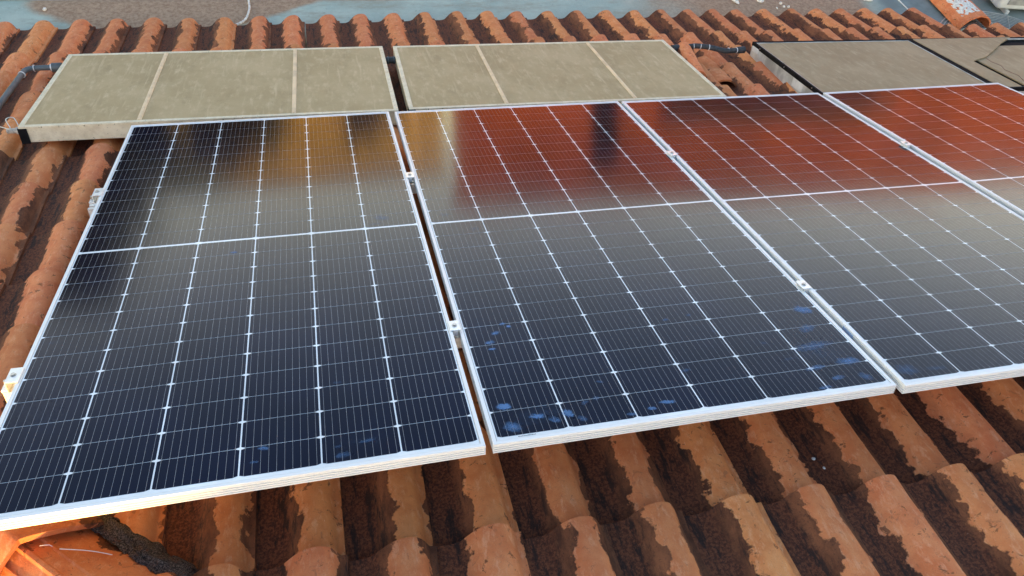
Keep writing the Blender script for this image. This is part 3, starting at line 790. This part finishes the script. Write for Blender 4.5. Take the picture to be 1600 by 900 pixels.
for A, B in zip(g[:-1], g[1:]):
    for q in range(21): mb.face((A[q], A[q+1], B[q+1], B[q]))
mb.build('mortar_patch', M['stone'], cap, smooth=True)

# ------------------------------------------------------------------ neighbouring slab and what lies on it
mb = MB(); mb.box((-6, 3.38, ZS - .2), (12, 7.6, ZS)); o = mb.build('roof_slab', M['slab']); tag(o, 'green painted concrete roof slab with brown stains beyond the tiles', 'slab', kind='structure')
mb = MB(); mb.box((-6, 4.374, ZS + .0005), (3.6, 7.6, ZS + .014)); o = bevel(mb.build('slab_step', M['green_edge']), .005); tag(o, 'pale green raised strip behind the brown stain on the slab', 'slab', kind='structure')
mb = MB(); mb.box((-6, 3.42, 0), (12, 7.5, ZS - .205)); o = mb.build('neighbour_building', M['plaster']); tag(o, 'plastered building that carries the green roof slab', 'building')
# painted crack with white filler running off the slab onto the tiles
mb = MB()
ck = [(.40, 4.372, .016), (.395, 4.30, .006), (.40, 4.22, .006), (.393, 4.15, .008), (.380, 4.08, .012), (.355, 4.02, .02), (.33, 3.975, .035), (.29, 3.93, .045)]
pt = [Vector((x, y, z)) - Vector((.4, 4.2, 0)) for x, y, z in ck]
mb.tube(smooth_path(pt, 5), [.0075 + .004 * noise.noise(Vector((i * .8, 0, 0))) for i in range(len(smooth_path(pt, 5)))], 8)
o = mb.build('paint_drip', M['stone'], None, smooth=True); o.matrix_world = Matrix.Translation((.4, 4.2, ZS)); tag(o, 'white filler line running across the stained slab onto a tile', 'filler')
mb = MB(); mb.tube([Vector((0, .06, .003)), Vector((0, 0, .004)), Vector((0.01, -.2, .003)), Vector((.03, -.33, .003))], .005, 6)
o = mb.build('paint_drip', M['stone'], None); o.matrix_world = Matrix.Translation((5.62, 4.13, ZS)); tag(o, 'thin white line on the blue green slab left of the cap tile', 'filler')
def stone(x, y, sx, sy, sz, label, seed):
    bm = bmesh.new(); bmesh.ops.create_icosphere(bm, subdivisions=3, radius=1)
    for v in bm.verts:
        k = 1 + .35 * noise.noise(v.co * 1.3 + Vector((seed, 0, 0))) + .12 * noise.noise(v.co * 4 + Vector((seed, 0, 0)))
        v.co = Vector((v.co.x * sx * k, v.co.y * sy * k, max(-.6, v.co.z) * sz * k))
    me = bpy.data.meshes.new('mortar_crumb'); bm.to_mesh(me); bm.free(); me.materials.append(M['stone'])
    for p in me.polygons: p.use_smooth = True
    o = bpy.data.objects.new('mortar_crumb', me); C.objects.link(o); o.location = (x, y, ZS + sz * .55); o.rotation_euler[2] = seed
    tag(o, label, 'stone', 'white crumbs on the stained slab')
stone(4.12, 4.15, .042, .024, .016, 'largest white mortar lump on the brown stain, left of the other crumbs', 1.9)
stone(4.34, 4.14, .026, .022, .014, 'roundish white mortar lump right of the largest lump on the stain', 3)
stone(4.505, 4.10, .012, .012, .012, 'white crumb at the top of the tight cluster on the brown stain', 5)
stone(4.515, 4.055, .010, .013, .009, 'white crumb in the middle of the tight cluster on the brown stain', 6)
stone(4.552, 4.05, .013, .010, .010, 'white crumb at the right of the tight cluster on the brown stain', 7)
stone(4.445, 4.04, .011, .007, .006, 'flat white crumb at the left of the tight cluster, near the tiles', 8)
stone(5.33, 4.12, .040, .024, .016, 'white mortar lump near the right end of the stain beside the slab edge', 9)
stone(-.90, 4.25, .012, .012, .012, 'tiny white crumb alone at the left end of the long stain', 10)
from mathutils.bvhtree import BVHTree
bvh = BVHTree.FromPolygons([Vector(p) for p in srcA], roofA.f)
CH = [(2.123, 0.02), (2.134, -0.016), (-0.156, 0.988)]
def crumb(u, v, r_, label, seed, flat=.6, name='white_chip'):
    hit = bvh.ray_cast(Vector((u, v, .3)), Vector((0, 0, -1)))
    p = MP @ (hit[0] + Vector((0, 0, r_ * flat * .5)))
    bm = bmesh.new(); bmesh.ops.create_icosphere(bm, subdivisions=2, radius=r_)
    for vv in bm.verts:
        vv.co *= 1 + .4 * noise.noise(vv.co * 120 + Vector((seed, 0, 0))); vv.co.z *= flat
    me = bpy.data.meshes.new(name); bm.to_mesh(me); bm.free(); me.materials.append(M['stone'])
    o = bpy.data.objects.new(name, me); C.objects.link(o); o.matrix_world = Matrix.Translation(p) @ Matrix.Rotation(-TH, 4, 'X'); tag(o, label, 'chip', 'white chips on the near tiles')
crumb(CH[0][0], CH[0][1], .0060, 'larger white chip in a tile channel below the second panel', 1)
crumb(CH[1][0], CH[1][1], .0045, 'smaller white chip in the tile channel near the larger chip', 2)
crumb(CH[2][0], CH[2][1], .010, 'pale dropping on the tile barrel at the left edge of the first panel', 3, .25, 'bird_dropping')
# green ledge, wire guard and the outdoor unit at the right
mb = MB(); mb.tube([(5.90, 3.60, ZS + .035), (9.5, 3.46, ZS + .035)], .017, 12); o = mb.build('green_pipe', M['green_edge'], None, smooth=True, sharp=R(40)); tag(o, 'straight green pipe along the eaves behind the brown collectors', 'pipe')
t = thing('wire_guard', 'round wire guard of pale rings lying on the slab beside the cap tile', 'wire guard', Matrix.Translation((6.20, 3.31, ZS + .012)))
mb = MB()
for i in range(19):
    r_ = .12 + i * .0262
    a0 = math.asin(min(1, .085 / r_))
    mb.tube([(r_ * math.cos(a), r_ * math.sin(a), 0) for a in [a0 + (math.pi - 2 * a0) * q / 40 for q in range(41)]], .0030 if i < 18 else .0045, 5)
mb.build('guard_rings', M['wire'], t)
mb = MB()
for q in range(8):
    a = .30 + q * .36; mb.tube([(.12*math.cos(a), max(.085, .12*math.sin(a)), .004), (.59*math.cos(a), .59*math.sin(a), .004)], .003, 5)
mb.build('guard_spokes', M['wire'], t)
ac = thing('outdoor_unit', 'white air conditioner outdoor unit standing on the grey green slab', 'outdoor unit', Matrix.Translation((6.42, 3.88, ZS + .035)) @ Matrix.Rotation(R(-8), 4, 'Z'))
mb = MB(); mb.box((0, 0, 0), (.85, .30, .56)); bevel(mb.build('cabinet', M['white_plastic'], ac), .03, 5)
mb = MB(); mb.box((.07, -.008, .05), (.60, -.001, .52)); bevel(mb.build('fan_panel', M['grille'], ac), .004)
mb = MB()
for i in range(9):
    r_ = .04 + i * .022
    mb.tube([(.335 + r_ * math.cos(a), -.014, .285 + r_ * math.sin(a)) for a in [2*math.pi*q/40 for q in range(40)]], .002, 5, closed=True)
mb.build('fan_grille', M['white_plastic'], ac)
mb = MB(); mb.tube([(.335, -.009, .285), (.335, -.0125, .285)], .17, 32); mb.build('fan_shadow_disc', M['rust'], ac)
for xx in (.10, .70):
    mb = MB(); mb.box((xx, -.012, -.035), (xx + .03, .31, -.001)); bevel(mb.build('foot', M['white_plastic'], ac), .003)

# ------------------------------------------------------------------ the street side: what the panels mirror
mb = MB(); mb.box((-900, -900, -.5), (900, 900, 0)); o = mb.build('ground', M['ground']); tag(o, 'dry ground around the houses', 'ground', kind='structure')
mb = MB(); mb.box((-60, 8.2, .002), (60, 11.0, .03)); o = mb.build('street', M['asphalt']); tag(o, 'narrow asphalt street behind the slab', 'street', kind='structure')
def wallbox(t, name, x0, x1, y0, y1, z0, z1, mat): mb = MB(); mb.box((x0, y0, z0), (x1, y1, z1)); return mb.build(name, mat, t)
# red house, turned a little, across the street
t = thing('red_house', 'long red painted house across the street, mirrored in the right hand panels', 'house', Matrix.Translation((3.3, 12.47, 0)) @ Matrix.Rotation(R(-12), 4, 'Z'))
zt = Z0 + 1.58
wallbox(t, 'wall', -.15, 16, 0, 6, 0, zt, M['red_paint'])
wallbox(t, 'parapet', -.25, 16.1, -.08, 6.1, zt + .001, zt + .10, M['red_paint'])
for wx, ww, wz0, wz1 in ((2.45, .50, Z0 - .9, Z0 + 1.05), (12.2, .8, Z0 - .6, Z0 + .5)):
    f = wallbox(t, 'window', wx, wx + ww, -.03, -.002, wz0, wz1, M['dark_glass'])
wallbox(t, 'awning', 3.7, 7.6, -1.0, -.005, Z0 - .05, Z0 + .16, M['dark_roof'])
t = thing('ochre_house', 'ochre yellow house across the street with dark tall doorways', 'house', Matrix.Translation((-3.4, 13.2, 0)) @ Matrix.Rotation(R(3), 4, 'Z'))
wallbox(t, 'wall', 0, 6.5, 0, 6, 0, Z0 + 1.15, M['gold_paint'])
wallbox(t, 'roof', -.3, 6.55, -.12, 6.3, Z0 + 1.151, Z0 + 1.22, M['dark_roof'])
for wx, ww in ((.5, .9), (1.80, .80), (4.62, .14)): wallbox(t, 'window', wx, wx + ww, -.03, -.002, Z0 - 1.2, Z0 + .60, M['dark_glass'])
wallbox(t, 'drainpipe', 5.9, 6.02, -.12, -.003, 0, Z0 + .9, M['cream'])
# unseen sun blocker added behind the viewer: its hipped roof keeps the low sun off all but the near left corner
nd = 14.0; wx_, wy_ = math.cos(R(SUN_AZ)), -math.sin(R(SUN_AZ))
pz = Vector((.42, 0, Z0 - .002)) + sd * (nd / math.cos(R(SUN_EL)))
t = thing('sun_blocker_house', 'unseen hip roofed block added behind the viewer to cut off the sun', 'house', Matrix.Translation((pz.x, pz.y, 0)) @ Matrix.Rotation(-R(SUN_AZ), 4, 'Z'))
wallbox(t, 'wall', -2.5, 14.5, -7.0, -.4, 0, pz.z - 1.5, M['plaster'])
mb = MB(); sl = .50; rh_ = 1.25
xa = -1.5 / sl; xb = rh_ / sl
pts_ = [(xa, 0, pz.z - 1.5), (xb, 0, pz.z + rh_), (13, 0, pz.z + rh_), (15.5, 0, pz.z - 1.5)]
f0 = [mb.vert((x, -7.3 if i in (0, 3) else -6.9, z)) for i, (x, y, z) in enumerate(pts_)]
f1 = [mb.vert((x, 0.0 if i in (0, 3) else -0.05, z)) for i, (x, y, z) in enumerate(pts_)]
mb.face((f0[0], f0[1], f1[1], f1[0])); mb.face((f0[1], f0[2], f1[2], f1[1])); mb.face((f0[2], f0[3], f1[3], f1[2])); mb.face((f0[3], f0[0], f1[0], f1[3])); mb.face(f1); mb.face(f0[::-1])
mb.build('roof', M['tile_plain'], t)
# dark tree at the left
def crown(par, n, zlo, zhi, rad, seed, leafs=90, sp=.24):
    mb = MB(); rg = random.Random(seed)
    for cl in range(n):
        q = rg.uniform(0, 6.28); rr = rg.uniform(0, 1) ** .5; zc = rg.uniform(zlo, zhi); k = rad * math.sin(math.pi * min(1, max(.1, (zc - zlo + .4) / (zhi - zlo + .8))))
        cx, cy = rr * k * math.cos(q), rr * k * math.sin(q)
        for _ in range(leafs):
            p = Vector((rg.gauss(0, sp), rg.gauss(0, sp), rg.gauss(0, sp * .9))) + Vector((cx, cy, zc))
            a = Vector((rg.uniform(-1, 1), rg.uniform(-1, 1), rg.uniform(-.6, .6))).normalized() * .085; b = a.orthogonal().normalized() * .04
            mb.face([mb.vert(p - a), mb.vert(p + b), mb.vert(p + a), mb.vert(p - b)])
    mb.build('crown', M['leaf'], par)
for (x_, y_, hi, lab) in ((1.42, 12.0, 4.70, 'slim dark bush tree before the ochre house, right of its windows'), (-.7, 12.2, 5.15, 'taller dark bush tree before the ochre house beside the street tree')):
    b_ = thing('bush_tree', lab, 'tree', Matrix.Translation((x_, y_, 0)), 'bush trees before the ochre house')
    mb = MB(); mb.tube([(0, 0, 0), (.03, .02, 1.6), (0, 0, hi - .6)], [.10, .08, .02], 8); mb.build('trunk', M['bark'], b_, smooth=True)
    crown(b_, 22, 2.4, hi, .35 if x_ < 0 else .16, int(hi * 7), 60, .16)
tr = thing('street_tree', 'dark dense street tree left of the ochre house', 'tree', Matrix.Translation((-3.35, 11.2, 0)))
mb = MB(); mb.tube([(0, 0, 0), (.05, 0, 1.5), (0, .1, 3.2), (.1, .05, 5.2)], [.22, .17, .13, .04], 10)
for a in range(6):
    q = a * 1.05; mb.tube([(0, .05, 2.6 + a * .3), (.6 * math.cos(q), .6 * math.sin(q), 3.6 + a * .3), (1.0 * math.cos(q), 1.0 * math.sin(q), 4.3 + a * .3)], [.07, .05, .015], 7)
mb.build('trunk', M['bark'], tr, smooth=True)
mb = MB(); rg = random.Random(4)
for cl in range(110):
    q = rg.uniform(0, 6.28); rr = rg.uniform(0, 1) ** .5; zc = rg.uniform(3.0, 6.9); k = 1.25 * math.sin(math.pi * min(1, max(.1, (zc - 2.6) / 4.7)))
    cx, cy = rr * k * math.cos(q), rr * k * math.sin(q)
    for _ in range(90):
        p = Vector((rg.gauss(0, .24), rg.gauss(0, .24), rg.gauss(0, .22))) + Vector((cx, cy, zc))
        a = Vector((rg.uniform(-1, 1), rg.uniform(-1, 1), rg.uniform(-.6, .6))).normalized() * .085; b = a.orthogonal().normalized() * .04
        mb.face([mb.vert(p - a), mb.vert(p + b), mb.vert(p + a), mb.vert(p - b)])
mb.build('crown', M['leaf'], tr)
